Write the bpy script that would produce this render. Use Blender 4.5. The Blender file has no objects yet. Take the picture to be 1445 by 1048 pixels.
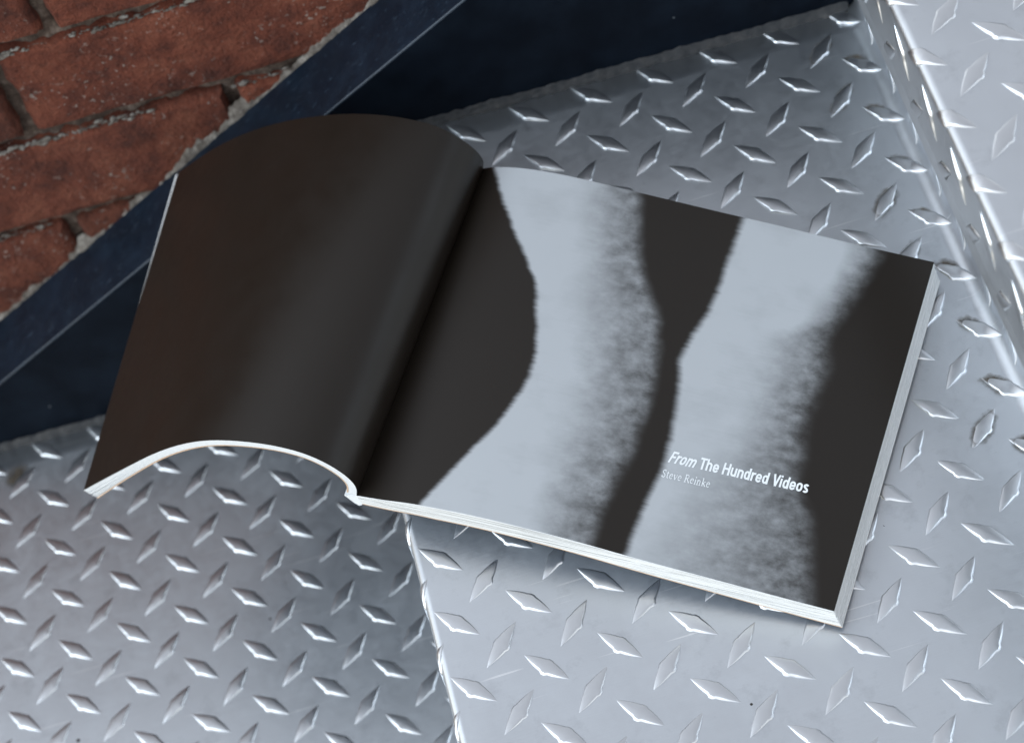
import bpy, bmesh, math, random
import numpy as np
from mathutils import Matrix, Vector, noise

random.seed(7)
rng = np.random.default_rng(11)
scene = bpy.context.scene
COL = scene.collection
S = 0.0333                      # metres per diamond pitch of the tread plate; all layout below is in pitches

# ---------------------------------------------------------------- camera
cam_data = bpy.data.cameras.new('camera')
cam = bpy.data.objects.new('camera', cam_data)
COL.objects.link(cam)
cam_data.sensor_width = 36.0
cam_data.lens = 3139.75 / 1445 * 36.0
cam_data.clip_start, cam_data.clip_end = 0.02, 200.0
cam.matrix_world = (Matrix.Translation(Vector((2.115, -14.79, 26.397)) * S)
                    @ Matrix.Rotation(0.5820, 4, 'X') @ Matrix.Rotation(0.0147, 4, 'Y') @ Matrix.Rotation(-0.2952, 4, 'Z'))
cam_data.dof.use_dof = True
cam_data.dof.focus_distance = 29.2 * S
cam_data.dof.aperture_fstop = 10.0
scene.camera = cam

# ---------------------------------------------------------------- sky and sun (veiled daylight from beyond the wall)
SUN_EL, SUN_AZ = math.radians(45), math.radians(258)      # azimuth from +Y towards +X: open sky to the left
world = bpy.data.worlds.new('World')
scene.world = world
world.use_nodes = True
wn = world.node_tree
wn.nodes.clear()
w_out = wn.nodes.new('ShaderNodeOutputWorld')
w_bg = wn.nodes.new('ShaderNodeBackground')
w_hs = wn.nodes.new('ShaderNodeHueSaturation')
w_sky = wn.nodes.new('ShaderNodeTexSky')
w_sky.sky_type = 'NISHITA'
w_sky.sun_disc = False
w_sky.sun_elevation = SUN_EL
w_sky.sun_rotation = SUN_AZ
w_sky.air_density = 1.0
w_sky.dust_density = 0.3
w_sky.ozone_density = 3.0
w_hs.inputs['Saturation'].default_value = 0.32
w_bg.inputs['Strength'].default_value = 0.15
wn.links.new(w_sky.outputs[0], w_hs.inputs['Color'])
w_mul = wn.nodes.new('ShaderNodeMix')
w_mul.data_type = 'RGBA'; w_mul.blend_type = 'MULTIPLY'
w_mul.inputs[0].default_value = 1.0
w_mul.inputs[7].default_value = (1.0, 0.975, 0.91, 1)      # thin warm-white cloud
wn.links.new(w_hs.outputs[0], w_mul.inputs[6])
wn.links.new(w_mul.outputs[2], w_bg.inputs['Color'])
wn.links.new(w_bg.outputs[0], w_out.inputs['Surface'])

sun_data = bpy.data.lights.new('sun', 'SUN')
sun_data.energy = 0.9
sun_data.angle = math.radians(40)
sun_data.color = (0.68, 0.86, 1.0)      # veiled light from open blue sky
sun = bpy.data.objects.new('sun', sun_data)
COL.objects.link(sun)
sd = Vector((math.sin(SUN_AZ) * math.cos(SUN_EL), math.cos(SUN_AZ) * math.cos(SUN_EL), math.sin(SUN_EL)))
sun.rotation_euler = sd.to_track_quat('Z', 'Y').to_euler()
sun.location = sd * 5

scene.view_settings.view_transform = 'Standard'
scene.view_settings.look = 'None'
scene.view_settings.gamma = 1.0
scene.view_settings.exposure = 0.95
scene.view_settings.use_curve_mapping = False

# ---------------------------------------------------------------- helpers
def V(x, y, z):
    return (x * S, y * S, z * S)

def mesh_obj(name, verts, faces, mats, parent=None, smooth=True, face_mats=None, uvs=None):
    me = bpy.data.meshes.new(name)
    me.from_pydata([tuple(c * S for c in v) for v in verts], [], faces)
    for m in (mats if isinstance(mats, (list, tuple)) else [mats]):
        me.materials.append(m)
    if face_mats is not None:
        me.polygons.foreach_set('material_index', face_mats)
    if uvs is not None:
        l = me.uv_layers.new(name='UVMap')
        for lp in me.loops:
            l.data[lp.index].uv = uvs[lp.vertex_index]
    me.polygons.foreach_set('use_smooth', [smooth] * len(me.polygons))
    me.update()
    return link(name, me, parent)

def link(name, me, parent=None):
    o = bpy.data.objects.new(name, me)
    COL.objects.link(o)
    if parent is not None:
        o.parent = parent
    return o

def thing(name, label, cat, group=None):
    o = bpy.data.objects.new(name, None)
    o.empty_display_size = 0.02
    COL.objects.link(o)
    o['label'] = label
    o['category'] = cat
    if group:
        o['group'] = group
    return o

def sharp_by_angle(o, deg=40):
    bm = bmesh.new(); bm.from_mesh(o.data)
    for e in bm.edges:
        if len(e.link_faces) == 2 and e.calc_face_angle(0) > math.radians(deg):
            e.smooth = False
    bm.to_mesh(o.data); bm.free()

def nz(x, y, z=0.0, s=1.0):
    return noise.noise(Vector((x * s, y * s, z * s)))

# ---- material helpers
def new_mat(name):
    m = bpy.data.materials.new(name)
    m.use_nodes = True
    nt = m.node_tree
    return m, nt, nt.nodes['Principled BSDF']

def node(nt, t, **kw):
    n = nt.nodes.new(t)
    for k, v in kw.items():
        setattr(n, k, v)
    return n

def noise_tex(nt, vec, scale, detail=4, rough=0.55):
    n = node(nt, 'ShaderNodeTexNoise')
    n.inputs['Scale'].default_value = scale
    n.inputs['Detail'].default_value = detail
    n.inputs['Roughness'].default_value = rough
    nt.links.new(vec, n.inputs['Vector'])
    return n.outputs['Fac']

def ramp(nt, fac, stops):
    r = node(nt, 'ShaderNodeValToRGB')
    el = r.color_ramp.elements
    while len(el) < len(stops):
        el.new(0.5)
    for e, (p, c) in zip(el, stops):
        e.position = p
        e.color = c if len(c) == 4 else (*c, 1)
    nt.links.new(fac, r.inputs['Fac'])
    return r.outputs['Color']

def math_n(nt, op, a, b=None, c=None, clamp=False):
    n = node(nt, 'ShaderNodeMath', operation=op, use_clamp=clamp)
    for i, x in enumerate((a, b, c)):
        if x is None:
            continue
        if isinstance(x, (int, float)):
            n.inputs[i].default_value = x
        else:
            nt.links.new(x, n.inputs[i])
    return n.outputs[0]

def mix_col(nt, fac, a, b):
    n = node(nt, 'ShaderNodeMix', data_type='RGBA')
    for sock, x in ((n.inputs[0], fac), (n.inputs[6], a), (n.inputs[7], b)):
        if isinstance(x, (int, float)):
            sock.default_value = x
        elif isinstance(x, tuple):
            sock.default_value = (*x, 1) if len(x) == 3 else x
        else:
            nt.links.new(x, sock)
    return n.outputs[2]

def bump(nt, bsdf, height, strength, dist):
    b = node(nt, 'ShaderNodeBump')
    b.inputs['Strength'].default_value = strength
    b.inputs['Distance'].default_value = dist
    nt.links.new(height, b.inputs['Height'])
    nt.links.new(b.outputs[0], bsdf.inputs['Normal'])

def world_pos(nt):
    return node(nt, 'ShaderNodeNewGeometry').outputs['Position']

# ---- aluminium tread plate
def aluminium(name, base, rough, polish=False):
    m, nt, b = new_mat(name)
    P = world_pos(nt)
    big = noise_tex(nt, P, 14, 3)
    fine = noise_tex(nt, P, 260, 5, 0.7)
    mp = node(nt, 'ShaderNodeMapping')
    mp.inputs['Scale'].default_value = (25, 900, 900)
    nt.links.new(P, mp.inputs['Vector'])
    grain = noise_tex(nt, mp.outputs[0], 1.0, 2)
    b.inputs['Metallic'].default_value = 1.0
    col = ramp(nt, big, [(0.3, tuple(c * 0.9 for c in base)), (0.7, base)])
    if not polish:
        # small dark specks of grit and grime
        vo = node(nt, 'ShaderNodeTexVoronoi')
        vo.inputs['Scale'].default_value = 42
        nt.links.new(P, vo.inputs['Vector'])
        speck = math_n(nt, 'LESS_THAN', vo.outputs['Distance'], 0.045)
        pick = math_n(nt, 'GREATER_THAN', noise_tex(nt, P, 30, 1), 0.56)
        col = mix_col(nt, math_n(nt, 'MULTIPLY', speck, pick), col, (0.06, 0.05, 0.045))
        mp2 = node(nt, 'ShaderNodeMapping')
        mp2.inputs['Rotation'].default_value = (0, 0, math.radians(-24))
        mp2.inputs['Scale'].default_value = (18, 520, 60)
        nt.links.new(P, mp2.inputs['Vector'])
        scr = ramp(nt, noise_tex(nt, mp2.outputs[0], 1.0, 1), [(0.72, (0, 0, 0)), (0.77, (0.7, 0.7, 0.7))])
        col = mix_col(nt, scr, col, (0.92, 0.92, 0.93))
        gr = ramp(nt, noise_tex(nt, P, 55, 6, 0.7), [(0.55, (0, 0, 0)), (0.78, (0.55, 0.55, 0.55))])
        col = mix_col(nt, gr, col, tuple(c * 0.62 for c in base))
    nt.links.new(col, b.inputs['Base Color'])
    r = math_n(nt, 'ADD', math_n(nt, 'MULTIPLY', fine, 0.14), rough - 0.07)
    r = math_n(nt, 'ADD', r, math_n(nt, 'MULTIPLY', math_n(nt, 'SUBTRACT', noise_tex(nt, P, 34, 6, 0.7), 0.45), 0.15))
    nt.links.new(r, b.inputs['Roughness'])
    h = math_n(nt, 'ADD', math_n(nt, 'MULTIPLY', fine, 0.6), math_n(nt, 'MULTIPLY', grain, 0.5))
    bump(nt, b, h, 0.10 if not polish else 0.06, 0.0006)
    return m

M_PLATE = aluminium('brushed_aluminium', (0.68, 0.70, 0.73), 0.41)
M_LUG = aluminium('worn_aluminium_lug', (0.74, 0.75, 0.77), 0.33, True)

# ---- painted steel
m, nt, b = new_mat('navy_painted_steel')
P = world_pos(nt)
sc = ramp(nt, noise_tex(nt, P, 60, 6, 0.7), [(0.40, (0.004, 0.008, 0.015)), (0.75, (0.009, 0.017, 0.030))])
vo = node(nt, 'ShaderNodeTexVoronoi'); vo.inputs['Scale'].default_value = 120
nt.links.new(P, vo.inputs['Vector'])
chip = math_n(nt, 'MULTIPLY', math_n(nt, 'LESS_THAN', vo.outputs['Distance'], 0.06), math_n(nt, 'GREATER_THAN', noise_tex(nt, P, 40, 2), 0.66))
mp2 = node(nt, 'ShaderNodeMapping')
mp2.inputs['Rotation'].default_value = (0, math.radians(35), math.radians(8))
mp2.inputs['Scale'].default_value = (9, 420, 420)
nt.links.new(P, mp2.inputs['Vector'])
scr = ramp(nt, noise_tex(nt, mp2.outputs[0], 1.0, 3, 0.6), [(0.60, (0, 0, 0)), (0.78, (0.55, 0.55, 0.55))])
sc = mix_col(nt, scr, sc, (0.04, 0.06, 0.085))
nt.links.new(mix_col(nt, chip, sc, (0.30, 0.33, 0.38)), b.inputs['Base Color'])
nt.links.new(ramp(nt, noise_tex(nt, P, 90, 6, 0.75), [(0.3, (0.30,) * 3), (0.75, (0.5,) * 3)]), b.inputs['Roughness'])
b.inputs['Specular IOR Level'].default_value = 0.25
bump(nt, b, noise_tex(nt, P, 180, 5), 0.15, 0.0008)
M_NAVY = m
m, nt, b = new_mat('black_painted_web')
P = world_pos(nt)
vo = node(nt, 'ShaderNodeTexVoronoi'); vo.inputs['Scale'].default_value = 90
nt.links.new(P, vo.inputs['Vector'])
chip = math_n(nt, 'MULTIPLY', math_n(nt, 'LESS_THAN', vo.outputs['Distance'], 0.07), math_n(nt, 'GREATER_THAN', noise_tex(nt, P, 30, 2), 0.62))
nt.links.new(mix_col(nt, chip, ramp(nt, noise_tex(nt, P, 40, 5), [(0.4, (0.003, 0.005, 0.009)), (0.7, (0.006, 0.010, 0.017))]), (0.10, 0.11, 0.12)), b.inputs['Base Color'])
b.inputs['Roughness'].default_value = 0.6
b.inputs['Specular IOR Level'].default_value = 0.05
M_WEB = m
m, nt, b = new_mat('weld_and_sealant')
P = world_pos(nt)
nt.links.new(ramp(nt, noise_tex(nt, P, 150, 6, 0.7), [(0.4, (0.012, 0.014, 0.017)), (0.62, (0.035, 0.034, 0.034)), (0.8, (0.10, 0.095, 0.09))]), b.inputs['Base Color'])
b.inputs['Roughness'].default_value = 0.5
bump(nt, b, noise_tex(nt, P, 300, 5), 0.5, 0.001)
M_WELD = m
m, nt, b = new_mat('bare_worn_edge')
P = world_pos(nt)
nt.links.new(ramp(nt, noise_tex(nt, P, 120, 6, 0.75), [(0.42, (0.012, 0.024, 0.042)), (0.64, (0.025, 0.042, 0.065)), (0.78, (0.16, 0.19, 0.23))]), b.inputs['Base Color'])
b.inputs['Roughness'].default_value = 0.3
M_EDGE = m

# ---- brick and mortar
def brick_mat(name, c0, c1, c2, fleck):
    m, nt, b = new_mat(name)
    P = world_pos(nt)
    oi = node(nt, 'ShaderNodeObjectInfo')
    n1 = noise_tex(nt, P, 45, 6, 0.65)
    n2 = noise_tex(nt, P, 420, 5, 0.7)
    col = ramp(nt, n1, [(0.32, c0), (0.5, c1), (0.68, c2)])
    dark = ramp(nt, n2, [(0.30, (0.45,) * 3), (0.5, (1,) * 3)])
    mul = node(nt, 'ShaderNodeMix', data_type='RGBA', blend_type='MULTIPLY')
    mul.inputs[0].default_value = 0.8
    nt.links.new(col, mul.inputs[6]); nt.links.new(dark, mul.inputs[7])
    tint = ramp(nt, oi.outputs['Random'], [(0.0, (0.78, 0.8, 0.8)), (1.0, (1.12, 1.02, 0.98))])
    mul2 = node(nt, 'ShaderNodeMix', data_type='RGBA', blend_type='MULTIPLY')
    mul2.inputs[0].default_value = 1.0
    nt.links.new(mul.outputs[2], mul2.inputs[6]); nt.links.new(tint, mul2.inputs[7])
    # lime flecks in patches
    f1 = ramp(nt, noise_tex(nt, P, 330, 3, 0.6), [(0.60, (0, 0, 0)), (0.66, (1, 1, 1))])
    f2 = ramp(nt, noise_tex(nt, P, 32, 3, 0.6), [(0.47, (0, 0, 0)), (0.60, (1, 1, 1))])
    ff = math_n(nt, 'MULTIPLY', math_n(nt, 'MULTIPLY', f1, f2), fleck)
    nt.links.new(mix_col(nt, ff, mul2.outputs[2], (0.46, 0.42, 0.37)), b.inputs['Base Color'])
    b.inputs['Roughness'].default_value = 0.88
    h = math_n(nt, 'ADD', n2, math_n(nt, 'MULTIPLY', noise_tex(nt, P, 160, 4, 0.6), 1.2))
    bump(nt, b, h, 1.0, 0.0034)
    return m
M_BRICK = brick_mat('red_brick', (0.085, 0.022, 0.012), (0.190, 0.050, 0.025), (0.270, 0.088, 0.048), 0.7)
def mortar_mat(name, c0, c1, c2):
    m, nt, b = new_mat(name)
    P = world_pos(nt)
    nt.links.new(ramp(nt, noise_tex(nt, P, 110, 7, 0.72), [(0.35, c0), (0.52, c1), (0.68, c2)]), b.inputs['Base Color'])
    b.inputs['Roughness'].default_value = 0.92
    bump(nt, b, noise_tex(nt, P, 240, 6, 0.7), 0.9, 0.003)
    return m
M_MORTAR = mortar_mat('joint_mortar', (0.050, 0.034, 0.026), (0.115, 0.082, 0.064), (0.28, 0.225, 0.185))
M_LIME = mortar_mat('pale_cement', (0.085, 0.068, 0.055), (0.20, 0.175, 0.15), (0.42, 0.39, 0.35))

# ---- paper
m, nt, b = new_mat('white_paper')
P = world_pos(nt)
nt.links.new(ramp(nt, noise_tex(nt, P, 500, 2), [(0.3, (0.74, 0.75, 0.75)), (0.7, (0.82, 0.82, 0.82))]), b.inputs['Base Color'])
b.inputs['Roughness'].default_value = 0.6
M_PAPER = m
m, nt, b = new_mat('page_edges')
P = world_pos(nt)
mp = node(nt, 'ShaderNodeMapping')
mp.inputs['Scale'].default_value = (14, 14, 2600)
nt.links.new(P, mp.inputs['Vector'])
nt.links.new(ramp(nt, noise_tex(nt, mp.outputs[0], 1.0, 2, 0.6), [(0.36, (0.26, 0.26, 0.25)), (0.44, (0.62, 0.61, 0.59)), (0.60, (0.82, 0.81, 0.78))]), b.inputs['Base Color'])
b.inputs['Roughness'].default_value = 0.7
M_PEDGE = m
m, nt, b = new_mat('cover_edge')
b.inputs['Base Color'].default_value = (0.60, 0.40, 0.25, 1)
b.inputs['Roughness'].default_value = 0.6
M_CEDGE = m
m, nt, b = new_mat('cover_board')
b.inputs['Base Color'].default_value = (0.22, 0.25, 0.29, 1)
b.inputs['Roughness'].default_value = 0.45
M_COVER = m
m, nt, b = new_mat('white_print')
b.inputs['Base Color'].default_value = (0.86, 0.87, 0.88, 1)
b.inputs['Roughness'].default_value = 0.4
M_WHITE = m
INK = (0.0140, 0.0102, 0.0074)
PAGE_ROUGH = 0.33
m, nt, b = new_mat('black_printed_page')
b.inputs['Base Color'].default_value = (*INK, 1)
b.inputs['Roughness'].default_value = PAGE_ROUGH
b.inputs['Specular IOR Level'].default_value = 0.36
nt.links.new(ramp(nt, noise_tex(nt, world_pos(nt), 55, 6, 0.7), [(0.3, (0.29,) * 3), (0.72, (0.42,) * 3)]), b.inputs['Roughness'])
bump(nt, b, noise_tex(nt, world_pos(nt), 22, 3), 0.10, 0.0012)
M_BLACKPAGE = m

def curve_node(nt, val, pts):
    c = node(nt, 'ShaderNodeFloatCurve')
    cm = c.mapping.curves[0]
    pts = sorted((max(0, min(1, t)), x) for x, t in pts)
    while len(cm.points) < len(pts):
        cm.points.new(0.5, 0.5)
    for p, (t, x) in zip(cm.points, pts):
        p.location = (t, x)
    c.mapping.update()
    nt.links.new(val, c.inputs['Value'])
    return c.outputs[0]

def smooth(nt, x, a, bb):
    n = node(nt, 'ShaderNodeMapRange', interpolation_type='SMOOTHSTEP')
    nt.links.new(x, n.inputs['Value'])
    for i, val in ((1, a), (2, bb)):
        if isinstance(val, (int, float)):
            n.inputs[i].default_value = val
        else:
            nt.links.new(val, n.inputs[i])
    return n.outputs[0]

# right-hand page: a print of two pale blurred uprights on black (flat print, so a material)
m, nt, b = new_mat('printed_photograph_page')
uv = node(nt, 'ShaderNodeUVMap').outputs[0]
sx = node(nt, 'ShaderNodeSeparateXYZ'); nt.links.new(uv, sx.inputs[0])
U, T = sx.outputs[0], sx.outputs[1]
def uv_noise(su, sv, detail=3, rough=0.55, off=0.0):
    mp = node(nt, 'ShaderNodeMapping')
    mp.inputs['Scale'].default_value = (su, sv, 1)
    mp.inputs['Location'].default_value = (off, off * 1.7, 0)
    nt.links.new(uv, mp.inputs['Vector'])
    return noise_tex(nt, mp.outputs[0], 1.0, detail, rough)
fringe = math_n(nt, 'MULTIPLY', math_n(nt, 'SUBTRACT', uv_noise(2.5, 75, 2, 0.6), 0.5), 0.011)
wob = math_n(nt, 'MULTIPLY', math_n(nt, 'SUBTRACT', uv_noise(8, 9, 3), 0.5), 0.034)
Uf = math_n(nt, 'ADD', U, math_n(nt, 'ADD', fringe, math_n(nt, 'MULTIPLY', wob, 0.35)))
L1 = [(0.030, 1.0), (0.114, 0.84), (0.184, 0.723), (0.221, 0.657), (0.242, 0.587), (0.267, 0.487), (0.273, 0.436), (0.268, 0.361), (0.244, 0.251), (0.198, 0.137), (0.145, 0.0)]
R1 = [(0.366, 1.0), (0.401, 0.86), (0.441, 0.741), (0.484, 0.668), (0.503, 0.61), (0.519, 0.509), (0.528, 0.428), (0.529, 0.346), (0.525, 0.243), (0.511, 0.097), (0.511, 0.0)]
M1 = [(0.279, 1.0), (0.314, 0.831), (0.356, 0.667), (0.379, 0.567), (0.4, 0.467), (0.414, 0.367), (0.411, 0.283), (0.408, 0.18), (0.409, 0.081), (0.42, 0.0)]
L2 = [(0.593, 1.0), (0.592, 0.871), (0.587, 0.726), (0.569, 0.612), (0.56, 0.556), (0.574, 0.487), (0.59, 0.369), (0.597, 0.269), (0.586, 0.146), (0.582, 0.0)]
R2 = [(0.888, 1.0), (0.87, 0.88), (0.848, 0.774), (0.835, 0.706), (0.85, 0.626), (0.846, 0.541), (0.842, 0.457), (0.852, 0.379), (0.861, 0.303), (0.897, 0.236), (0.917, 0.146), (0.944, 0.041), (0.953, 0.0)]
M2 = [(0.840, 1.0), (0.825, 0.873), (0.799, 0.757), (0.757, 0.677), (0.755, 0.594), (0.750, 0.49), (0.745, 0.388), (0.735, 0.304), (0.715, 0.175), (0.700, 0.073), (0.69, 0.0)]
def band(L, R, M, soft_l, soft_r, grey, off):
    l, r, mm = curve_node(nt, T, L), curve_node(nt, T, R), curve_node(nt, T, M)
    a = smooth(nt, math_n(nt, 'SUBTRACT', Uf, l), -soft_l, soft_l)
    Ur = math_n(nt, 'ADD', U, math_n(nt, 'ADD', math_n(nt, 'MULTIPLY', wob, 0.7), math_n(nt, 'MULTIPLY', fringe, 0.5)))
    c = smooth(nt, math_n(nt, 'SUBTRACT', r, Ur), -soft_r, soft_r)
    mask = math_n(nt, 'MULTIPLY', a, c)
    q = math_n(nt, 'DIVIDE', math_n(nt, 'SUBTRACT', math_n(nt, 'ADD', U, wob), mm), math_n(nt, 'SUBTRACT', r, mm))
    q = math_n(nt, 'MAXIMUM', q, -1.0)
    fall = smooth(nt, q, -0.75, 1.1)
    mott = math_n(nt, 'ADD', uv_noise(24, 26, 6, 0.66, off), math_n(nt, 'MULTIPLY', math_n(nt, 'SUBTRACT', uv_noise(8, 60, 3, 0.6, off), 0.5), 0.12))
    mott = math_n(nt, 'MULTIPLY', math_n(nt, 'SUBTRACT', mott, 0.5), 1.5)
    dk = math_n(nt, 'MULTIPLY', fall, math_n(nt, 'ADD', math_n(nt, 'MULTIPLY', mott, -0.85), grey), clamp=True)
    return math_n(nt, 'MULTIPLY', mask, math_n(nt, 'SUBTRACT', 1.0, dk))
v1 = band(L1, R1, M1, 0.010, 0.020, 0.56, 0.0)
v2 = band(L2, R2, M2, 0.012, 0.026, 0.63, 3.1)
val = math_n(nt, 'ADD', v1, v2, clamp=True)
fine = math_n(nt, 'MULTIPLY', math_n(nt, 'SUBTRACT', uv_noise(10, 160, 2, 0.5, 5.0), 0.5), 0.06)
soft = math_n(nt, 'MULTIPLY', math_n(nt, 'SUBTRACT', uv_noise(7, 8, 4, 0.55, 9.0), 0.5), 0.40)
val = math_n(nt, 'MULTIPLY', val, math_n(nt, 'ADD', math_n(nt, 'ADD', 1.0, fine), soft))
val = math_n(nt, 'MINIMUM', val, 1.0)
val = math_n(nt, 'POWER', val, 1.35)
nt.links.new(mix_col(nt, val, INK, (0.43, 0.44, 0.455)), b.inputs['Base Color'])
b.inputs['Roughness'].default_value = PAGE_ROUGH
b.inputs['Specular IOR Level'].default_value = 0.36
M_PRINT = m

# ---------------------------------------------------------------- stair geometry
H = 5.352                      # riser height
NOSE_X, RUN = -0.36, 7.77      # nosing of the middle step, going
LEAN = math.radians(8.5)       # risers lean back under the nosing
BR = 0.11                      # bend radius at the nosing
SLOPE = 0.642                  # pitch of the stringer
def y_str(x):                  # inner face of the stringer
    return 7.44 - 0.033 * x

DROP = 1.35                    # downturn below the nosing
BACK_R = 0.24                  # bend radius where the tread turns up into the riser
class Sheet:
    """one bent plate: downturned nosing, tread, upstand at the back; X is the unrolled coordinate"""
    def __init__(self, xn, zt, xb):
        self.xn, self.zt, self.xb = xn, zt, xb
        self.xc = xn + BR
        self.arc = BR * math.pi / 2
        self.arc2 = BACK_R * math.pi / 2
    def frame(self, X):
        if X > self.xb:
            w = X - self.xb
            a = min(w, self.arc2) / BACK_R
            e = max(0.0, w - self.arc2)
            return ((self.xb + BACK_R * math.sin(a), self.zt + BACK_R * (1 - math.cos(a)) + e),
                    (-math.sin(a), math.cos(a)), (math.cos(a), math.sin(a)))
        w = self.xc - X
        if w <= 0:
            return (X, self.zt), (0, 1), (1, 0)
        a = math.pi / 2 + min(w, self.arc) / BR
        n = (math.cos(a), math.sin(a))
        t = (n[1], -n[0])            # direction of increasing X
        p = (self.xc + BR * n[0], self.zt - BR + BR * n[1])
        if w > self.arc:
            e = w - self.arc
            p = (p[0] - t[0] * e, p[1] - t[1] * e)
        return p, n, t
    def flat(self, X):
        d = 0.29
        return (self.xc + d < X < self.xb - d) or X < self.xc - self.arc - d or X > self.xb + self.arc2 + d
    def pt(self, X, y, hgt=0.0):
        p, n, _ = self.frame(X)
        return (p[0] + n[0] * hgt, y, p[1] + n[1] * hgt)

# raised diamond: lens with a low crown, steep flanks and a small nub at the waist
LL, LW, LH = 0.735, 0.222, 0.032
def lug_grid():
    st = [-1, -0.93, -0.78, -0.58, -0.36, -0.17, -0.07, 0.07, 0.17, 0.36, 0.58, 0.78, 0.93, 1]
    cs = [(-1, 0), (-0.87, 0.60), (-0.76, 0.84), (-0.64, 0.92), (0, 1.0), (0.64, 0.92), (0.76, 0.84), (0.87, 0.60), (1, 0)]
    V_, F_ = [], []
    for a in st:
        w = LW / 2 * (1 - abs(a) ** 1.62)
        nub = 0.022 if abs(a) < 0.1 else 0.0
        hh = LH * (1 - abs(a) ** 2.6)
        for c, k in cs:
            ww = max(w, 0.004)
            V_.append((a * LL / 2, (c * ww) + (math.copysign(nub if c < 0 else nub * 0.5, c) if abs(c) > 0.6 else 0), max(k * hh, 0.0) - (0.006 if k == 0 else 0)))
    n = len(cs)
    for i in range(len(st) - 1):
        for j in range(n - 1):
            F_.append((i * n + j, (i + 1) * n + j, (i + 1) * n + j + 1, i * n + j + 1))
    return V_, F_
LUG_V, LUG_F = lug_grid()
def lug_verts(sign):
    c, s = math.cos(math.pi / 4), math.sin(math.pi / 4) * sign
    # the nub always sits on the lower flank
    fl = 1.0
    return [(x * c - y * s * fl, x * s + y * c * fl, z) for x, y, z in LUG_V]
LUGS = {+1: lug_verts(+1), -1: lug_verts(-1)}
def lug_mesh(name, vs):
    me = bpy.data.meshes.new(name)
    me.from_pydata([tuple(c * S for c in v) for v in vs], [], LUG_F)
    me.materials.append(M_LUG)
    me.polygons.foreach_set('use_smooth', [True] * len(me.polygons))
    return me
LUG_ME = {k: lug_mesh('raised_diamond', v) for k, v in LUGS.items()}

def add_lugs(sheet, parent, x0, y0, xlim, ylim, single_x, single_x1=99):
    """x0, y0: lattice origin of the '\\' lugs; single_x: unrolled X beyond which each lug is its own object"""
    rest_v, rest_f = [], []
    for sign, off in ((-1, 0.0), (+1, 0.5)):
        i0, i1 = math.floor(xlim[0] - x0) - 1, math.ceil(xlim[1] - x0) + 1
        j0, j1 = math.floor(ylim[0] - y0) - 1, math.ceil(ylim[1] - y0) + 1
        for i in range(i0, i1):
            for j in range(j0, j1):
                X, Y = x0 + i + off, y0 + j + off
                if not (xlim[0] < X < xlim[1] and ylim[0] < Y < ylim[1]):
                    continue
                vs = LUGS[sign]
                if X < single_x or X > single_x1:
                    k = len(rest_v)
                    rest_v += [sheet.pt(X + v[0], Y + v[1], v[2]) for v in vs]
                    rest_f += [tuple(q + k for q in f) for f in LUG_F]
                    continue
                if sheet.flat(X):
                    o = link('raised_diamond', LUG_ME[sign], parent)
                    p, n, t = sheet.frame(X)
                    mt = Matrix(((t[0], 0, n[0], p[0] * S), (0, 1, 0, Y * S), (t[1], 0, n[1], p[1] * S), (0, 0, 0, 1)))
                    o.matrix_local = mt @ Matrix.Rotation(random.gauss(0, 0.012), 4, 'Z') @ Matrix.Diagonal((random.gauss(1, 0.02), random.gauss(1, 0.02), random.gauss(1, 0.10), 1))
                else:
                    mesh_obj('raised_diamond', [sheet.pt(X + v[0], Y + v[1], v[2]) for v in vs], LUG_F, M_LUG, parent)
    if rest_v:
        o = mesh_obj('raised_diamonds', rest_v, rest_f, M_LUG, parent)
        o['kind'] = 'stuff'

def build_step(label, xn, zt, x_back, y_front):
    t = thing('stair_step', label, 'stair step', 'diamond plate stair steps')
    sh = Sheet(xn, zt, x_back)
    # unrolled stations, top of the upstand to the foot of the downturn
    Xs = [x_back + sh.arc2 + (H - BACK_R - 0.2) * k / 6 for k in range(6, 0, -1)]
    Xs += [x_back + sh.arc2 * k / 8 for k in range(8, 0, -1)]
    Xs += [x_back - k * (x_back - sh.xc) / 24 for k in range(25)]
    Xs += [sh.xc - sh.arc * k / 10 for k in range(1, 11)]
    Xs += [sh.xc - sh.arc - DROP * k / 4 for k in range(1, 5)]
    NY = 30
    vs, fs = [], []
    for X in Xs:
        (px, pz), n, _ = sh.frame(X)
        yb = y_str(px) - 0.03
        for j in range(NY + 1):
            y = y_front + (yb - y_front) * j / NY
            wav = 0.010 * nz(X * 0.5, y * 0.5, zt) if X > sh.xc + 0.4 and X < x_back - 0.3 else 0
            vs.append((px + n[0] * wav, y, pz + n[1] * wav))
    for i in range(len(Xs) - 1):
        for j in range(NY):
            a = i * (NY + 1) + j
            fs.append((a, a + 1, a + NY + 2, a + NY + 1))
    o = mesh_obj('bent_plate', vs, fs, M_PLATE, t)
    md = o.modifiers.new('thickness', 'SOLIDIFY'); md.thickness = 0.09 * S; md.offset = -1
    # make sure the sheet faces up
    if o.data.polygons[20 * NY].normal.z < 0:
        o.data.flip_normals()
    return t, sh

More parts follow.
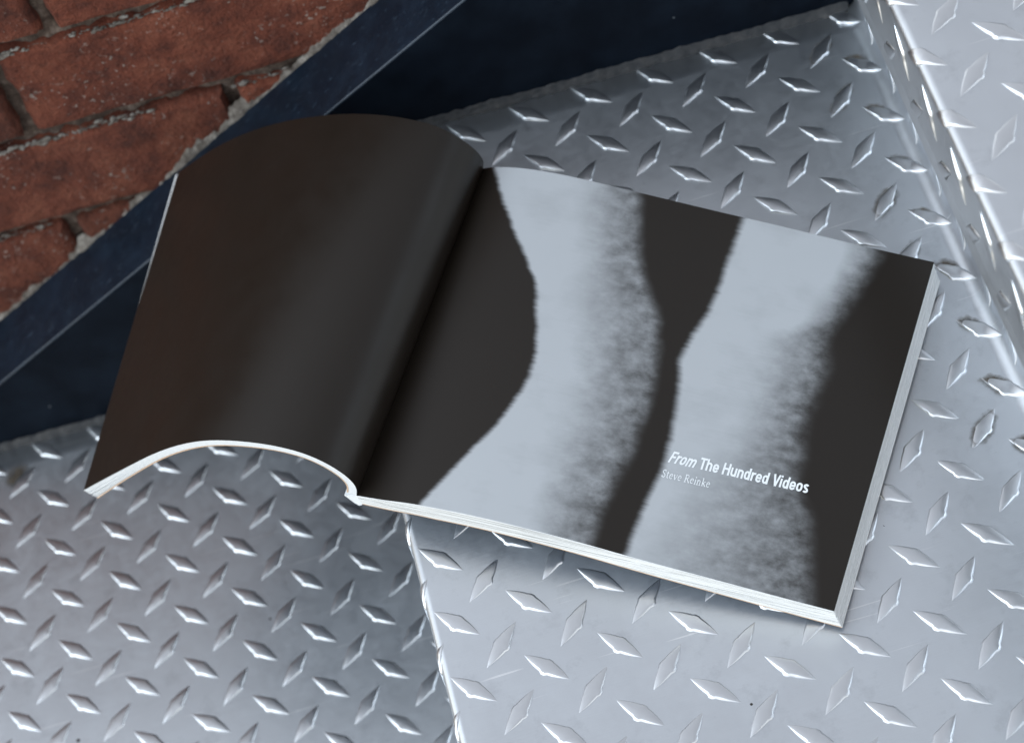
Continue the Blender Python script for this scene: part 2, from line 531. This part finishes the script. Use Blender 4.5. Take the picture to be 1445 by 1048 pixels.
LOWZ = -H
steps = []
t_mid, sh_mid = build_step('middle diamond plate stair step carrying the right half of the open book', NOSE_X, 0.0, 8.02, -7.0)
t_low, sh_low = build_step('lower diamond plate stair step under the arched left pages, bottom left', NOSE_X - RUN - 0.25, LOWZ, 0.25, -7.0)
t_up, sh_up = build_step('upper diamond plate stair step with downturned nosing, at the right edge', 7.41, H, 15.6, -7.0)
add_lugs(sh_mid, t_mid, 0.0, 0.0, (-1.8, 12.9), (-6.5, 7.16), -0.9, 9.2)
add_lugs(sh_low, t_low, -7.628, 2.361, (-9.5, 5.2), (-5.0, 7.4), -8.4, -0.1)
add_lugs(sh_up, t_up, 7.472, 1.674, (7.41 - 1.40, 12.0), (-4.2, 7.0), 1.0)

# brown grime caught round the lugs along the foot of the riser and by the stringer
m, nt, b = new_mat('grime')
uv = node(nt, 'ShaderNodeUVMap').outputs[0]
sx = node(nt, 'ShaderNodeSeparateXYZ'); nt.links.new(uv, sx.inputs[0])
P = world_pos(nt)
nn = noise_tex(nt, P, 210, 6, 0.7)
fade = math_n(nt, 'SUBTRACT', 1.0, sx.outputs[0])
al = math_n(nt, 'MULTIPLY', math_n(nt, 'SUBTRACT', math_n(nt, 'ADD', fade, nn), 0.72), 2.2, clamp=True)
nt.links.new(math_n(nt, 'MULTIPLY', al, 0.85), b.inputs['Alpha'])
nt.links.new(ramp(nt, nn, [(0.3, (0.030, 0.022, 0.015)), (0.7, (0.11, 0.085, 0.06))]), b.inputs['Base Color'])
b.inputs['Roughness'].default_value = 0.9
M_GRIME = m
def grime(parent, x, y, z, sign, sc, sc2):
    vs, uvs, fs = [(x, y, z + 0.006)], [(0, 0)], []
    n = 28
    for r_, f in enumerate((0.35, 0.7, 1.0)):
        for k_ in range(n):
            a = 2 * math.pi * k_ / n
            l, w = math.cos(a) * LL / 2 * sc * f, math.sin(a) * LW / 2 * sc2 * f
            c, s_ = math.cos(math.pi / 4), math.sin(math.pi / 4) * sign
            vs.append((x + l * c - w * s_, y + l * s_ + w * c, z + 0.006)); uvs.append((f, 0))
    for k_ in range(n):
        k2 = (k_ + 1) % n
        fs.append((0, 1 + k_, 1 + k2))
        for r_ in range(2):
            fs.append((1 + r_ * n + k_, 1 + (r_ + 1) * n + k_, 1 + (r_ + 1) * n + k2, 1 + r_ * n + k2))
    mesh_obj('grime_patch', vs, fs, M_GRIME, parent, False, None, uvs)
for j in range(-6, 8):
    grime(t_mid, 7.96 + random.uniform(-0.04, 0.0), j + 0.07 + 0.03 * random.random(), 0.012, -1, random.uniform(0.75, 0.95), random.uniform(1.3, 2.1))
    if random.random() < 0.6:
        grime(t_mid, 7.5, j + 0.5, 0.012, 1, 1.1, random.uniform(1.5, 2.0))
grime(t_low, -7.2, 7.0, LOWZ + 0.012, 1, 1.0, 2.6)

# ---------------------------------------------------------------- stringer
STR_TOP0 = 0.803               # height of the stringer top at x = 0
def z_str(x):
    return STR_TOP0 + SLOPE * x
X0, X1 = -13.0, 13.0
FW = 1.22                      # flange width
st = thing('stair_stringer', 'dark navy painted steel stringer running diagonally between brick wall and steps', 'stringer')
def strip(name, prof, mat, smooth=False, nseg=26):
    """sweep (dy, dz) cross-section along the stringer's slope"""
    vs, fs = [], []
    n = len(prof)
    for i in range(nseg + 1):
        x = X0 + (X1 - X0) * i / nseg
        for dy, dz in prof:
            vs.append((x, y_str(x) + dy, z_str(x) + dz))
    for i in range(nseg):
        for j in range(n):
            a, b2 = i * n + j, i * n + (j + 1) % n
            fs.append((a, b2, b2 + n, a + n))
    fs.append(tuple(range(n))[::-1]); fs.append(tuple(nseg * n + k for k in range(n)))
    o = mesh_obj(name, vs, fs, mat, st, smooth)
    bm = bmesh.new(); bm.from_mesh(o.data); bmesh.ops.recalc_face_normals(bm, faces=bm.faces); bm.to_mesh(o.data); bm.free()
    return o
strip('flange', [(0.035, 0.0), (FW, 0.0), (FW, -0.25), (0.2, -0.25), (0.2, -0.035), (0.012, -0.035), (0.012, -0.012)], M_NAVY)
strip('web', [(0.0, -0.037), (0.19, -0.037), (0.19, -9.0), (0.0, -9.0)], M_WEB)
strip('worn_edge', [(0.013, -0.034), (0.009, -0.020), (0.018, -0.010), (0.030, 0.001), (0.036, -0.02)], M_EDGE)

def weld(x0, x1, z):
    n, m_ = 150, 9
    vs, fs = [], []
    for i in range(n + 1):
        x = x0 + (x1 - x0) * i / n
        r = 0.145 * (1 + 0.22 * nz(x, z, 0.3, 2.1) + 0.16 * nz(x, z, 4.0, 7.0)) + 0.008 * math.sin(x * 30 + 3 * nz(x, 0, 0, 1.3))
        for k in range(m_):
            a = math.pi / 2 * k / (m_ - 1)
            rr = r * (1 - 0.28 * math.sin(2 * a)) * (1 + 0.12 * nz(x, k * 0.4, z, 9.0))
            vs.append((x, y_str(x) + 0.012 - rr * math.cos(a) * 0.8, z - 0.01 + rr * math.sin(a) * 1.1))
    for i in range(n):
        for k in range(m_ - 1):
            a = i * m_ + k
            fs.append((a, a + 1, a + m_ + 1, a + m_))
    o = mesh_obj('weld_bead', vs, fs, M_WELD, st)
    if o.data.polygons[2].normal.y > 0:
        o.data.flip_normals()
weld(NOSE_X + 0.05, 8.15, 0.0)
weld(NOSE_X - RUN - 0.2, 0.35, LOWZ)
weld(7.45, 13.0, H)

# ---------------------------------------------------------------- brick wall
wall = thing('brick_wall', 'weathered red brick wall with recessed mortar joints, top left', 'wall')
COURSE, JOINT = 2.035, 0.22
Z_BED = 0.66                   # a bed joint centre line
WALL_TOP = 4.8
def y_wall(x):
    return y_str(x) + FW + 0.02
def brick(x0, x1, z0, z1, dense, seed):
    """brick with a chipped, uneven front and worn arrises"""
    nx, nzv = (int((x1 - x0) / 0.075), 26) if dense else (6, 3)
    nx = max(nx, 4)
    vs, fs = [], []
    proud = random.uniform(-0.03, 0.03)
    tilt = random.uniform(-0.012, 0.012)
    for j in range(nzv + 1):
        for i in range(nx + 1):
            fx, fz = i / nx, j / nzv
            x, z = x0 + (x1 - x0) * fx, z0 + (z1 - z0) * fz
            d = min(x - x0, x1 - x, z - z0, z1 - z)
            y = y_wall(x) + proud + tilt * (z - z0)
            if dense:
                y += -0.035 * nz(x, z, seed, 1.1) - 0.020 * nz(x, z, seed + 5, 5.0)
                e = 0.09 + 0.07 * nz(x, z, seed + 9, 2.0)
                if d < e:
                    y += 0.10 * (1 - d / e) ** 2
                if d < 1e-6:
                    x += 0.06 * nz(x, z, seed + 2, 2.2) + 0.025 * nz(x, z, seed + 3, 9)
                    z += 0.06 * nz(x, z, seed + 7, 2.2) + 0.03 * nz(x, z, seed + 8, 9)
            vs.append((x, y, z))
    n = nx + 1
    for j in range(nzv):
        for i in range(nx):
            a = j * n + i
            fs.append((a, a + 1, a + n + 1, a + n))
    # sides running back into the joint
    ring = [i for i in range(n)] + [j * n + nx for j in range(1, nzv + 1)] + [nzv * n + i for i in range(nx - 1, -1, -1)] + [j * n for j in range(nzv - 1, 0, -1)]
    k0 = len(vs)
    for r in ring:
        v = vs[r]
        vs.append((v[0], y_wall(v[0]) + 1.2, v[2]))
    L_ = len(ring)
    for k in range(L_):
        a, b2 = ring[k], ring[(k + 1) % L_]
        fs.append((a, k0 + k, k0 + (k + 1) % L_, b2))
    o = mesh_obj('brick', vs, fs, M_BRICK, wall)
    sharp_by_angle(o, 55)
    return o
BL = 6.13
k = -4
while True:
    zb = Z_BED + (k - 1) * COURSE
    if zb + COURSE > WALL_TOP:
        break
    # head-joint positions read from the photograph for the courses in view
    head = {2: -3.42, 1: -4.45, 0: -1.32, -1: -4.62}.get(k, -1.35 if k % 2 else -4.4)
    x = head - BL * 2
    while x < 14:
        a0, a1 = x + JOINT / 2, x + BL - JOINT / 2
        z0, z1 = zb + JOINT / 2, zb + COURSE - JOINT / 2
        if z1 > z_str(a0) - 0.6 - (6 if k < -3 else 0) or z1 > z_str(a1) - 3:
            dense = (-9 < a1) and a0 < 3.5 and -4.5 < zb < 5.2 and z1 > z_str(a0) - 0.5
            if z1 > z_str(a0) - 1.0:
                brick(a0, a1, z0, z1, dense, k * 13 + x)
        x += BL
    k += 1
WALL_TOP = zb
# mortar sheet between the bricks, raked back and ragged
def mortar_grid(name, xa, xb, za, zb_, step, mat, depth):
    nx, nzv = max(1, int((xb - xa) / step)), max(1, int((zb_ - za) / step))
    vs, fs = [], []
    for j in range(nzv + 1):
        for i in range(nx + 1):
            x, z = xa + (xb - xa) * i / nx, za + (zb_ - za) * j / nzv
            y = y_wall(x) + depth + 0.10 * nz(x, z, 1.0, 1.2) + 0.10 * nz(x, z, 2.0, 4.0) + 0.05 * nz(x, z, 3.0, 11)
            vs.append((x, y, z))
    for j in range(nzv):
        for i in range(nx):
            a = j * (nx + 1) + i
            fs.append((a, a + 1, a + nx + 2, a + nx + 1))
    return mesh_obj(name, vs, fs, mat, wall)
mortar_grid('mortar', -9.5, 3.5, -6.0, 6.2, 0.07, M_MORTAR, 0.20)
mortar_grid('mortar', 3.501, 15, -1.0, WALL_TOP - 0.1, 0.5, M_MORTAR, 0.20)
mortar_grid('mortar', -17, 3.5, 6.201, WALL_TOP - 0.1, 0.5, M_MORTAR, 0.20)
mortar_grid('mortar', -17, -9.501, -9, 6.2, 0.5, M_MORTAR, 0.20)
# coping that closes the top and back of the wall
cy = 1.3
mesh_obj('wall_core', [(-17, y_wall(-17) + 0.5, -10), (15, y_wall(15) + 0.5, -10), (15, y_wall(15) + 0.5, WALL_TOP - 0.12), (-17, y_wall(-17) + 0.5, WALL_TOP - 0.12),
                       (-17, y_wall(-17) + 6, -10), (15, y_wall(15) + 6, -10), (15, y_wall(15) + 6, WALL_TOP - 0.12), (-17, y_wall(-17) + 6, WALL_TOP - 0.12)],
         [(0, 1, 2, 3), (5, 4, 7, 6), (3, 2, 6, 7), (4, 0, 3, 7), (1, 5, 6, 2)], M_MORTAR, wall, False)

# cement squeezed along the bottom of the bricks where the stringer meets the wall
vs, fs = [], []
N, Mv = 420, 9
for i in range(N + 1):
    x = -9.0 + 12.0 * i / N
    zs = z_str(x)
    # wider where a bed joint or a cut brick end meets the stringer
    ph = ((zs - Z_BED) / COURSE) % 1.0
    wide = 0.07 + 0.24 * max(0.0, math.sin(math.pi * min(1, ph * 1.05))) ** 2
    wid = wide * (0.75 + 1.1 * nz(x, 0, 0.2, 1.4) + 0.6 * nz(x, 0, 5, 6)) + 0.05 * nz(x, 0, 8, 13) + 0.02 * nz(x, 0, 8, 29)
    wid = max(wid, 0.02)
    for j in range(Mv + 1):
        f = j / Mv
        z = zs - 0.12 + (wid + 0.12) * f
        y = y_wall(x) - 0.055 * (1 - f) - 0.012 + 0.09 * f ** 3 - 0.03 * nz(x, z, 2, 4) - 0.025 * nz(x, z, 4, 12)
        vs.append((x, y, z))
for i in range(N):
    for j in range(Mv):
        a = i * (Mv + 1) + j
        fs.append((a, a + Mv + 1, a + Mv + 2, a + 1))
mesh_obj('cement_smear', vs, fs, M_LIME, wall)
# crumbs of pale lime left along the arrises of the bed joints
def crumb(parent, x, z, r):
    vs, fs = [], []
    sx_, sz_ = random.uniform(1.0, 2.6), random.uniform(0.6, 1.0)
    for i in range(5):
        ph = math.pi * (i + 0.5) / 5
        for k_ in range(8):
            th = 2 * math.pi * k_ / 8
            q = r * (1 + random.uniform(-0.35, 0.35))
            vs.append((x + q * sx_ * math.cos(ph), y_wall(x) + 0.05 + q * math.sin(ph) * math.cos(th), z + q * sz_ * math.sin(ph) * math.sin(th)))
    for i in range(4):
        for k_ in range(8):
            fs.append((i * 8 + k_, i * 8 + (k_ + 1) % 8, i * 8 + 8 + (k_ + 1) % 8, i * 8 + 8 + k_))
    fs.append(tuple(range(8))); fs.append(tuple(range(39, 31, -1)))
    return vs, fs
for n_, (xa, xb, z) in enumerate([(-4.5, -1.0, 2.60), (-5.2, -2.5, 0.56), (-1.25, -0.1, 0.60), (-4.6, -3.4, 0.55), (-6.5, -4.9, 2.60), (-6.2, -4.9, -1.42)]):
    V2, F2 = [], []
    x = xa
    while x < xb:
        d = nz(x, z, n_, 1.3) + 0.35
        if d > 0:
            vs, fs = crumb(wall, x, z + random.gauss(0, 0.03), random.uniform(0.006, 0.034) ** 1.0 * (0.4 + d) * random.choice((0.5, 1, 1.5)))
            k = len(V2); V2 += vs; F2 += [tuple(q + k for q in f) for f in fs]
        x += random.uniform(0.008, 0.04)
    if V2:
        o = mesh_obj('lime_residue', V2, F2, M_LIME, wall)
        o['kind'] = 'stuff'

# ---------------------------------------------------------------- the book
book = thing('open_book', 'open softcover book with glossy black pages lying across two metal steps', 'book')
BO = np.array([-0.941, 0.961])                # foot of the gutter (x, y)
BU = np.array([0.842, -0.540]); BV = np.array([0.540, 0.842])
BHGT = 5.464
R_BOT = [(0.137, .77), (.537, .822), (1.076, .917), (2.0, .965), (3.183, .897), (4.135, .775), (5.087, .681), (6.02, .590), (6.73, .53)]
R_TOP = [(0.105, .921), (.323, 1.014), (.779, 1.101), (1.432, 1.105), (2.484, .993), (3.522, .872), (4.549, .763), (5.557, .643), (6.73, .53)]
L_BOT = [(.137, .77), (.188, .972), (.174, 1.164), (.073, 1.376), (-.15, 1.593), (-.476, 1.728), (-.999, 1.728), (-1.69, 1.548), (-2.277, 1.237), (-2.962, .684), (-3.845, -.193), (-4.845, -1.22)]
L_TOP = [(.105, .921), (.144, 1.12), (.078, 1.341), (-.117, 1.576), (-.406, 1.769), (-.831, 1.845), (-1.279, 1.833), (-1.81, 1.736), (-2.373, 1.547), (-3.036, 1.247), (-3.759, .806), (-4.564, .172), (-5.5, -.72)]
def spline(pts, n):
    """Catmull-Rom through pts, resampled evenly by arc length"""
    p = np.array(pts, float)
    q = np.vstack([2 * p[0] - p[1], p, 2 * p[-1] - p[-2]])
    out = []
    for i in range(1, len(q) - 2):
        for t in np.linspace(0, 1, 24, endpoint=False):
            a, b_, c, d = q[i - 1], q[i], q[i + 1], q[i + 2]
            out.append(0.5 * (2 * b_ + (c - a) * t + (2 * a - 5 * b_ + 4 * c - d) * t ** 2 + (3 * b_ - a - 3 * c + d) * t ** 3))
    out.append(q[-2])
    out = np.array(out)
    for _ in range(30):                       # ease out measuring noise
        out[1:-1] = 0.25 * out[:-2] + 0.5 * out[1:-1] + 0.25 * out[2:]
    s = np.concatenate([[0], np.cumsum(np.linalg.norm(np.diff(out, axis=0), axis=1))])
    u = np.linspace(0, s[-1], n)
    return np.stack([np.interp(u, s, out[:, 0]), np.interp(u, s, out[:, 1])], 1)
NS, NT = 90, 14
class Surf:
    def __init__(self, bot, top):
        self.b, self.t = spline(bot, NS + 1), spline(top, NS + 1)
        self.len = np.sum(np.linalg.norm(np.diff(self.b, axis=0), axis=1))
    def grid(self, t):
        p = self.b * (1 - t) + self.t * t
        d = np.gradient(p, axis=0)
        d /= np.linalg.norm(d, axis=1)[:, None]
        return p, d
    def at(self, s, t, off=0.0):
        p, d = self.grid(t)
        f = min(max(s, 0), 1) * NS
        i = min(int(f), NS - 1); g = f - i
        a = p[i] * (1 - g) + p[i + 1] * g
        dd = d[i] * (1 - g) + d[i + 1] * g
        n = np.array([-dd[1], dd[0]])
        if n[1] < 0 and s > 0.2: n = -n
        a = a + n * off
        xy = BO + BU * a[0] + BV * (t * BHGT)
        return (xy[0], xy[1], a[1])
RS, LS = Surf(R_BOT, R_TOP), Surf(L_BOT, L_TOP)

def leaf(name, surf, side, up, down, mats, parent=book, ext=0.0, end_pad=0.0, uvmap=False):
    """closed sheet between surf offset by -up(s,t) and -down(s,t) along the outward normal; mats = (top, rest)"""
    vs, uvs, fs, fm = [], [], [], []
    for layer, fn in ((0, up), (1, down)):
        for j in range(NT + 1):
            t = j / NT
            p, d = surf.grid(t)
            n = np.stack([-d[:, 1], d[:, 0]], 1) * side
            tt = t * (1 + 2 * end_pad) - end_pad
            for i in range(NS + 1):
                s = i / NS
                o = fn(s, t)
                q = p[i] - n[i] * o
                if i == NS and ext:
                    q = q + d[i] * (ext(t) if callable(ext) else ext)
                xy = BO + BU * q[0] + BV * (tt * BHGT)
                vs.append((xy[0], xy[1], q[1])); uvs.append((s, t))
    n1 = NS + 1; K = n1 * (NT + 1)
    for j in range(NT):
        for i in range(NS):
            a = j * n1 + i
            q = (a, a + 1, a + n1 + 1, a + n1)
            fs.append(q if side > 0 else q[::-1]); fm.append(0)
            q = (a + K, a + n1 + K, a + n1 + 1 + K, a + 1 + K)
            fs.append(q if side > 0 else q[::-1]); fm.append(1)
    for i in range(NS):
        for a, b_, flip in ((i, i + 1, False), (NT * n1 + i, NT * n1 + i + 1, True)):
            q = (a, a + K, b_ + K, b_)
            if flip: q = q[::-1]
            fs.append(q if side > 0 else q[::-1]); fm.append(2)
    for j in range(NT):
        for a, b_, flip in ((j * n1, (j + 1) * n1, True), (j * n1 + NS, (j + 1) * n1 + NS, False)):
            q = (a, a + K, b_ + K, b_)
            if flip: q = q[::-1]
            fs.append(q if side > 0 else q[::-1]); fm.append(2)
    o = mesh_obj(name, vs, fs, list(mats), parent, True, fm, uvs)
    sharp_by_angle(o, 50)
    return o

# thickness of the right-hand block below the top page
def r_thick(s, t):
    return 0.20 + 0.20 * s + 0.10 * min(1, s * 6) * (1 - s)
r_page = leaf('page', RS, +1, lambda s, t: 0.0, lambda s, t: 0.010, (M_PRINT, M_PAPER, M_PAPER))
r_page['label'] = 'right page with a blurred pale grey picture on black'
NSEC = 9
for kx in range(NSEC):
    f0, f1 = kx / NSEC, (kx + 1) / NSEC
    g = 0.003 if kx not in (3, 6) else 0.011
    leaf('page_section', RS, +1, lambda s, t, f0=f0, g=g: 0.0125 + g * s + f0 * r_thick(s, t),
         lambda s, t, f1=f1: 0.0125 + f1 * r_thick(s, t), (M_PAPER, M_PAPER, M_PEDGE),
         ext=0.012 * kx + random.uniform(-0.006, 0.006), end_pad=random.uniform(-0.0006, 0.0006))
# left-hand leaves, fanning apart towards the free edge
l_page = leaf('page', LS, -1, lambda s, t: 0.0, lambda s, t: 0.012, (M_BLACKPAGE, M_PAPER, M_PAPER), ext=lambda t: -0.065 * t ** 1.5)
l_page['label'] = 'left page, plain glossy black and arched'
NL = 7
gaps = [0.0, 0.004, 0.006, 0.022, 0.008, 0.03, 0.018, 0.022]
acc = 0.0125
fan = 0.0
for kx in range(NL):
    fan += gaps[kx]
    fa, ac = fan, acc
    leaf('page', LS, -1, lambda s, t, ac=ac, fa=fa: ac + fa * max(0, (s - 0.45) / 0.55) ** 2,
         lambda s, t, ac=ac, fa=fa: ac + 0.0135 + fa * max(0, (s - 0.45) / 0.55) ** 2, (M_PAPER, M_PAPER, M_PAPER), ext=lambda t, k_=kx, r_=random.uniform(-0.02, 0.01): r_ * (1 - t) + (0.05 + 0.055 * k_) * t ** 2)
    acc += 0.0145
# cover: one bent card under both halves
fan += gaps[NL]
lc_o = lambda s, t, ac=acc, fa=fan: ac + 0.004 + fa * max(0, (s - 0.45) / 0.55) ** 2
leaf('cover', LS, -1, lc_o, lambda s, t: lc_o(s, t) + 0.022, (M_PAPER, M_COVER, M_CEDGE), ext=lambda t: 0.38 * t ** 2)
rc_o = lambda s, t: 0.016 + r_thick(s, t)
leaf('cover', RS, +1, rc_o, lambda s, t: rc_o(s, t) + 0.022, (M_PAPER, M_COVER, M_CEDGE), ext=0.12)
# glued spine that closes the gutter underneath
vs, fs = [], []
for t in (0.0, 1.0):
    base = np.array(L_BOT[0]) * (1 - t) + np.array(L_TOP[0]) * t
    for dx, dz in ((-0.20, -0.075), (-0.02, -0.012), (0.05, -0.02), (0.02, -0.26), (-0.04, -0.30), (-0.10, -0.24)):
        xy = BO + BU * (base[0] + dx) + BV * (t * BHGT)
        vs.append((xy[0], xy[1], base[1] + dz))
n = 6
for q in range(n):
    fs.append((q, (q + 1) % n, n + (q + 1) % n, n + q))
fs += [tuple(range(n))[::-1], tuple(range(n, 2 * n))]
mesh_obj('spine', vs, fs, M_PAPER, book, False)

# lettering printed on the right page: strokes laid on its surface
def arc(cx, cy, rx, ry, a0, a1, n=12):
    return [(cx + rx * math.cos(math.radians(a0 + (a1 - a0) * i / n)), cy + ry * math.sin(math.radians(a0 + (a1 - a0) * i / n))) for i in range(n + 1)]
# condensed bold sans: glyph -> (advance, strokes as centre lines); cap height 0.72, x-height 0.53, stroke 0.125
SW = 0.125
h2 = SW / 2
def bowl_o(x0, w, yb=0.0, yt=0.53):
    rx, ry = (w - SW) / 2, 0.13
    cx = x0 + w / 2
    return arc(cx, yt - h2 - ry, rx, ry, 180, 0) + arc(cx, yb + h2 + ry, rx, ry, 0, -180) + [(cx - rx, yt - h2 - ry)]
def arch(x0, w):
    rx = (w - SW) / 2
    return [(x0 + h2, 0.34)] + arc(x0 + w / 2, 0.53 - h2 - 0.13, rx, 0.13, 180, 0)[2:] + [(x0 + w - h2, 0.0)]
SANS = {
 'F': (0.42, [[(h2, 0), (h2, 0.72)], [(0, 0.72 - h2), (0.39, 0.72 - h2)], [(0, 0.37), (0.34, 0.37)]]),
 'T': (0.43, [[(0.205, 0), (0.205, 0.72)], [(0, 0.72 - h2), (0.41, 0.72 - h2)]]),
 'H': (0.51, [[(h2, 0), (h2, 0.72)], [(0.46 - h2, 0), (0.46 - h2, 0.72)], [(0, 0.38), (0.46, 0.38)]]),
 'V': (0.47, [[(0.055, 0.72), (0.225, 0.0)], [(0.395, 0.72), (0.225, 0.0)]]),
 'r': (0.30, [[(h2, 0), (h2, 0.53)], [(h2, 0.30), (0.11, 0.41), (0.18, 0.462), (0.28, 0.465)]]),
 'o': (0.43, [bowl_o(0, 0.38)]),
 'm': (0.66, [[(h2, 0), (h2, 0.53)], arch(0, 0.36), arch(0.25, 0.36)]),
 'h': (0.43, [[(h2, 0), (h2, 0.72)], arch(0, 0.38)]),
 'n': (0.43, [[(h2, 0), (h2, 0.53)], arch(0, 0.38)]),
 'u': (0.43, [[(0.38 - h2, 0), (0.38 - h2, 0.53)], [(0.38 - x, 0.53 - y) for x, y in arch(0, 0.38)]]),
 'd': (0.43, [[(0.38 - h2, 0), (0.38 - h2, 0.72)], bowl_o(0, 0.36)]),
 'i': (0.19, [[(h2, 0), (h2, 0.53)], [(h2, 0.60), (h2, 0.72)]]),
 'e': (0.42, [[(0.05, 0.26), (0.36, 0.26)], [(0.37 - h2, 0.24), (0.37 - h2, 0.53 - h2 - 0.13)] + arc(0.185, 0.53 - h2 - 0.13, 0.185 - h2, 0.13, 0, 180)[1:] + arc(0.185, h2 + 0.13, 0.185 - h2, 0.13, 180, 345)]),
 's': (0.38, [arc(0.165, 0.395, 0.11, 0.075, 20, 200, 9) + [(0.10, 0.315), (0.23, 0.225)] + arc(0.165, 0.135, 0.11, 0.075, 20, -160, 9)]),
 ' ': (0.20, []),
}
# light roman with serifs for the author's name: strokes carry their own width
TK, TN, SF = 0.085, 0.045, 0.04
SERIF = {
 'S': (0.48, [(arc(0.21, 0.51, 0.14, 0.15, 35, 215, 10) + [(0.16, 0.39), (0.29, 0.29)] + arc(0.21, 0.18, 0.15, 0.16, 40, -150, 10), 0.07), ([(0.345, 0.50), (0.345, 0.68)], TN), ([(0.06, 0.0), (0.06, 0.19)], TN)]),
 't': (0.32, [([(0.12, 0.58), (0.12, 0.10)] + arc(0.20, 0.10, 0.08, 0.075, 180, 320, 6), 0.075), ([(0.02, 0.43), (0.27, 0.43)], TN)]),
 'e': (0.44, [([(0.06, 0.27), (0.36, 0.27)], TN), ([(0.355, 0.27)] + arc(0.21, 0.25, 0.15, 0.19, 20, 180, 8) + arc(0.21, 0.21, 0.15, 0.185, 180, 320, 8), 0.065)]),
 'v': (0.46, [([(0.07, 0.43), (0.22, 0.0)], TK), ([(0.37, 0.43), (0.22, 0.0)], TN), ([(0.0, 0.43), (0.16, 0.43)], SF), ([(0.29, 0.43), (0.43, 0.43)], SF)]),
 'R': (0.62, [([(0.13, 0.0), (0.13, 0.68)], TK), ([(0.05, 0.665), (0.28, 0.665)] + arc(0.28, 0.51, 0.14, 0.155, 90, -90, 8) + [(0.13, 0.355)], 0.06), ([(0.27, 0.35), (0.53, 0.02)], TK), ([(0.03, 0.015), (0.24, 0.015)], SF), ([(0.46, 0.015), (0.60, 0.015)], SF)]),
 'i': (0.25, [([(0.12, 0.0), (0.12, 0.43)], TK), ([(0.04, 0.42), (0.13, 0.42)], SF), ([(0.03, 0.015), (0.21, 0.015)], SF), ([(0.12, 0.57), (0.12, 0.67)], 0.10)]),
 'n': (0.52, [([(0.12, 0.0), (0.12, 0.43)], TK), ([(0.12, 0.30)] + arc(0.25, 0.29, 0.12, 0.135, 150, 0, 8) + [(0.37, 0.0)], 0.07), ([(0.04, 0.42), (0.13, 0.42)], SF), ([(0.03, 0.015), (0.21, 0.015)], SF), ([(0.28, 0.015), (0.46, 0.015)], SF)]),
 'k': (0.51, [([(0.12, 0.0), (0.12, 0.70)], TK), ([(0.36, 0.42), (0.14, 0.22)], TN), ([(0.20, 0.27), (0.42, 0.01)], TK), ([(0.03, 0.69), (0.13, 0.69)], SF), ([(0.03, 0.015), (0.21, 0.015)], SF), ([(0.35, 0.015), (0.49, 0.015)], SF), ([(0.28, 0.42), (0.44, 0.42)], SF)]),
 ' ': (0.25, []),
}
def ribbon(pts, w):
    p = np.array(pts, float)
    # split long straight runs so that the stroke follows the page
    q = [p[0]]
    for a, b_ in zip(p[:-1], p[1:]):
        k = max(1, int(np.linalg.norm(b_ - a) / 0.15))
        q += [a + (b_ - a) * (i + 1) / k for i in range(k)]
    p = np.array(q)
    d = np.gradient(p, axis=0); d /= np.maximum(np.linalg.norm(d, axis=1), 1e-9)[:, None]
    n = np.stack([-d[:, 1], d[:, 0]], 1) * w / 2
    vs = [tuple(x) for pr in zip(p + n, p - n) for x in pr]
    return vs, [(2 * i, 2 * i + 1, 2 * i + 3, 2 * i + 2) for i in range(len(p) - 1)]
def lettering(name, runs, height):
    """runs: (text, glyphs, u0, u1, v at u0, v at u1, cap height in pitches, shear)"""
    av, af = [], []
    lift = 0
    for text, glyphs, u0, u1, v0, v1, cap, shear in runs:
        total = sum(glyphs[c][0] for c in text)
        x = 0.0
        for ch in text:
            adv, strokes = glyphs[ch]
            for stq in strokes:
                pts, w = stq if isinstance(stq, tuple) else (stq, SW)
                vs, fs = ribbon(pts, w)
                lift = (lift + 1) % 7
                k = len(av)
                for px, py in vs:
                    f = (x + px) / total
                    uu = u0 + (u1 - u0) * f + shear * (py / 0.70) * cap / RS.len
                    vv = v0 + (v1 - v0) * f + (py / 0.70) * cap / BHGT
                    av.append(RS.at(uu, vv, height + 0.0007 * lift))
                af += [tuple(i + k for i in f_) for f_ in fs]
            x += adv
    o = mesh_obj(name, av, af, M_WHITE, r_page, False)
    bm = bmesh.new(); bm.from_mesh(o.data)
    for f in bm.faces:
        if f.normal.z < 0: f.normal_flip()
    bm.to_mesh(o.data); bm.free()
    return o
lettering('title_lettering', [('From', SANS, 0.6035, 0.658, 0.2665, 0.2690, 0.172, 0.22),
                              ('The Hundred Videos', SANS, 0.6660, 0.888, 0.2695, 0.2790, 0.172, 0.0)], 0.005)
lettering('author_lettering', [('Steve Reinke', SERIF, 0.600, 0.699, 0.2240, 0.2280, 0.118, 0.0)], 0.005)
